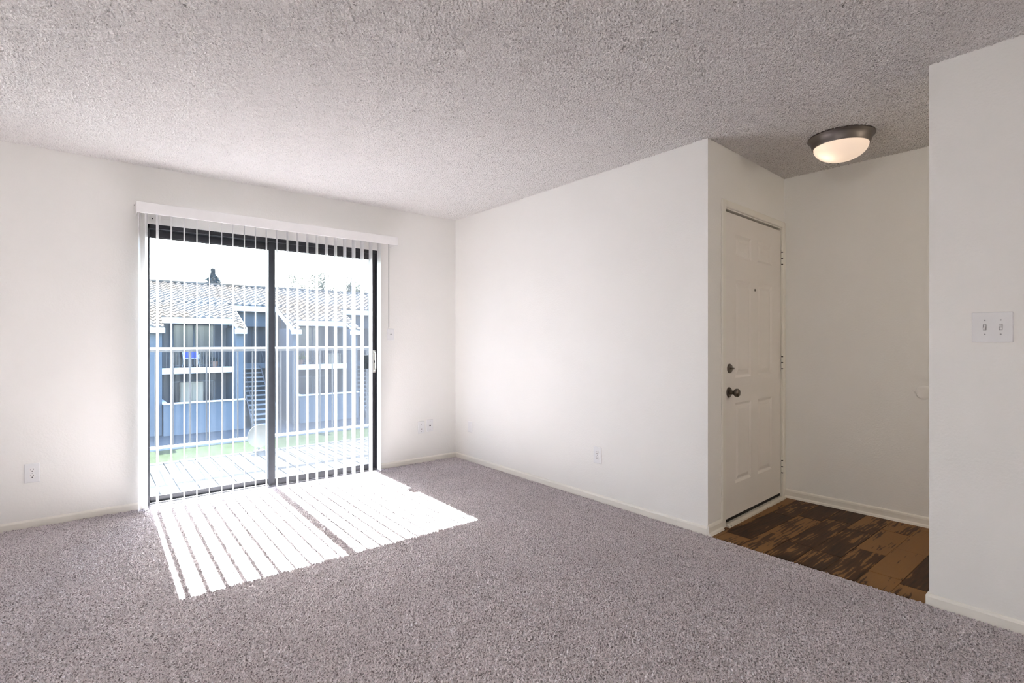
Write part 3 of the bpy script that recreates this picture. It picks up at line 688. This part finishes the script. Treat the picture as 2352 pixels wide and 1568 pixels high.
for (u, v_) in ends[1:4]:
    part('recess_wall', [(u-.1, v_+.1, 29.6, 29.8, GZ, 3.0)], M['facade'])
    part('lintel', [(u, v_, 28.95, 29.1, 1.95, 2.75)], M['column'])
    part('landing_slab', [(u, v_, 27.95, 29.6, -.16, .0)], M['facade'])
    part('landing_band', [(u, v_, 27.87, 27.95, -.13, .12)], M['column'])
    o = part('apartment_door', [(u+1.15, u+2.0, 29.54, 29.6, 0.02, 2.05)], M['dark'])
    # straight flight of open treads between two stringers
    x0, x1 = u+.25, u+1.15
    for k in range(13):
        z = GZ+.2*(k+1)-.02; yy = 25.15+.215*k
        part('tread', [(x0, x1, yy, yy+.26, z-.05, z)], M['tread'])
    mb = MB()
    for xx in (x0-.05, x1):
        q = [BL(xx, 25.0, GZ), BL(xx, 25.25, GZ), BL(xx, 28.05, -.15), BL(xx, 27.85, 0.0)]; q2 = [(a+.05, b, c) for a, b, c in q]
        mb.add(q+q2, [(0, 1, 2, 3), (4, 7, 6, 5), (0, 4, 5, 1), (1, 5, 6, 2), (2, 6, 7, 3), (3, 7, 4, 0)])
    for xx in (x0-.02, x1+.02): mb.tube([BL(xx, 25.1, GZ), BL(xx, 25.1, GZ+.95), BL(xx, 27.9, .95), BL(xx, 27.9, 0)], .02, 6)
    mb.build('stair_rail', M['raildark'], bd)
part('rear_wall', [(-9, 20, 35.5, 35.7, GZ, 2.4)], M['facade'])
part('side_wall', [(-9, -8.8, 28.2, 35.5, GZ, 2.3), (19.8, 20, 28.2, 35.5, GZ, 2.3), (-9, -5.6, 28.0, 28.2, GZ, 2.7), (16.4, 20, 28.0, 28.2, GZ, 2.7)], M['facade'])
mb = MB(); mb.lathe([(0, -.16), (.10, -.16), (.14, -.08), (.14, .02), (.10, .08), (0, .10)], 16, 'y'); o = mb.build('wall_lamp', M['band'], bd, BL(8.25, 27.98, -.62), smooth=True)

# things standing on the opposite balconies and patios
fc = tag(empty('folding_chair', (3.62, 27.15, .04)), 'blue canvas folding chair with white frame on the opposite balcony', 'chair')
mb = MB(); mb.box(-.27, .27, -.02, .0, .40, .78); mb.build('backrest', M['blue'], fc, (0, .24, 0))
mb = MB(); mb.box(-.27, .27, -.24, .22, .36, .39); mb.build('seat', M['blue'], fc)
for sx in (-.29, .29):
    mb = MB(); mb.tube([(sx, -.26, 0), (sx, .24, .82)], .014, 6); mb.build('leg', M['white'], fc)
    mb = MB(); mb.tube([(sx, .26, 0), (sx, -.24, .40), (sx, -.24, .58), (sx, .22, .60)], .014, 6); mb.build('leg', M['white'], fc)
mb = MB(); mb.tube([(-.29, .24, .82), (.29, .24, .82)], .012, 6).tube([(-.29, -.24, .40), (.29, -.24, .40)], .012, 6); mb.build('crossbar', M['white'], fc)
def potplant(loc, n, h, r, label, mat):
    t_ = tag(empty('potted_plant', loc), label, 'plant')
    mb = MB(); mb.lathe([(0, 0), (.10, 0), (.14, .22), (.15, .24), (.12, .24), (.11, .20), (0, .20)], 16, 'z'); mb.build('pot', M['pot'], t_, smooth=True)
    mb = MB(); rr = random.Random(n)
    for i in range(n):
        a = rr.uniform(0, 2*PI); el = rr.uniform(.3, 1.3); ln = h*rr.uniform(.6, 1.0)
        d_ = Vector((math.cos(a)*math.cos(el)*r/h*2, math.sin(a)*math.cos(el)*r/h*2, math.sin(el))).normalized(); s_ = d_.orthogonal().normalized()*.035
        p0 = Vector((0, 0, .21)); p1 = p0+d_*ln*.6; p2 = p0+d_*ln-Vector((0, 0, .04))
        mb.add([p0, p1-s_, p2, p1+s_], [(0, 1, 2, 3)])
    o = mb.build('leaves', mat, t_); o['kind'] = 'stuff'
potplant((8.30, 26.85, .04), 46, .55, .4, 'yellow-green leafy pot plant on the opposite balcony by the stairs', M['plant'])
potplant((4.55, 27.0, .04), 30, .45, .35, 'small grey-green pot plant on the balcony beside the blue chair', M['pine'])
cb = tag(empty('storage_cabinet', (3.70, 27.6, GZ)), 'tan storage cabinet on the lower patio under the blue chair', 'cabinet')
mb = MB(); mb.cbox(-.45, .45, -.20, .20, .04, 2.05, .01); mb.build('body', M['tan'], cb)
for sx in (-1, 1):
    mb = MB(); mb.cbox(min(0, sx*.43)+.005, max(0, sx*.43)-.005, -.225, -.20, .10, 2.0, .005); q = mb.build('door', M['tan'], cb)
    mb = MB(); mb.cbox(sx*.05-.01, sx*.05+.01, -.245, -.225, .95, 1.1, .003); mb.build('handle', M['raildark'], q)
bx = tag(empty('storage_box', (10.05, 27.1, .04)), 'tan lidded storage box on the opposite balcony next to the wing wall', 'box')
mb = MB(); mb.cbox(-.32, .32, -.22, .22, 0, .46, .01); mb.build('body', M['tan'], bx)
mb = MB(); mb.cbox(-.34, .34, -.24, .24, .46, .52, .01); mb.build('lid', M['tan'], bx)

# ------------------------------------------------------------------ trees behind the roof
def conifer(x, y, base, top, r):
    t_ = tag(empty('pine_tree', (x, y, base)), 'lone blue-green conifer rising behind the tiled roof', 'tree')
    hgt = top-base; rr = random.Random(5)
    mb = MB(); mb.tube([(0, 0, 0), (0, 0, hgt*.98)], [.16, .02], 8); mb.build('trunk', M['bark'], t_)
    mb = MB()
    for i in range(4200):
        u = rr.random()**.45; z = hgt*(.18+.82*u); a = rr.uniform(0, 2*PI); rad = r*(1.02-u)*rr.uniform(.15, 1)*(.75+.35*math.sin(u*44))
        c = Vector((math.cos(a)*rad, math.sin(a)*rad, z-rad*.25)); d_ = Vector((math.cos(a), math.sin(a), -.25)).normalized()*.22; s_ = Vector((-math.sin(a), math.cos(a), rr.uniform(-.5, .5))).normalized()*.07
        mb.add([c-d_*.5, c-s_, c+d_*.7, c+s_], [(0, 1, 2, 3)])
    o = mb.build('needles', M['pine'], t_); o['kind'] = 'stuff'
conifer(7.45, 45, GZ, 6.75, 4.2)
def broadleaf(x, y, base, top, r, n, seed, label):
    t_ = tag(empty('broadleaf_tree', (x, y, base)), label, 'tree', 'pale trees behind the tiled roof'); hgt = top-base; rr = random.Random(seed)
    mb = MB(); mb.tube([(0, 0, 0), (.05, 0, hgt*.45), (0, .05, hgt*.7)], [.18, .13, .07], 8)
    tips = []
    for i in range(9):
        a = rr.uniform(0, 2*PI); q = Vector((math.cos(a)*r*rr.uniform(.3, .8), math.sin(a)*r*rr.uniform(.3, .8), hgt*rr.uniform(.72, .97)))
        mb.tube([(0, 0, hgt*rr.uniform(.4, .65)), q*.6+Vector((0, 0, hgt*.27)), q], [.06, .035, .012], 5); tips.append(q)
    mb.build('trunk', M['bark'], t_)
    mb = MB()
    for i in range(n):
        q = rr.choice(tips)+Vector((rr.gauss(0, r*.2), rr.gauss(0, r*.2), rr.gauss(0, .35)))
        if q.z > hgt: q.z = hgt-rr.random()*.4
        d_ = Vector((rr.gauss(0, 1), rr.gauss(0, 1), rr.gauss(0, 1))).normalized(); s_ = d_.orthogonal().normalized()*.06; d_ = d_*.12
        mb.add([q-d_, q-s_, q+d_, q+s_], [(0, 1, 2, 3)])
    o = mb.build('foliage', M['leaf'], t_); o['kind'] = 'stuff'
broadleaf(12.2, 42, GZ, 6.25, 1.4, 900, 1, 'thin pale tree behind the roof nearest the conifer')
broadleaf(14.9, 43, GZ, 6.75, 1.3, 1100, 2, 'thin pale tree in the middle of the three behind the roof')
broadleaf(17.8, 44, GZ, 6.75, 1.3, 2000, 3, 'denser pale green tree behind the roof furthest from the conifer')
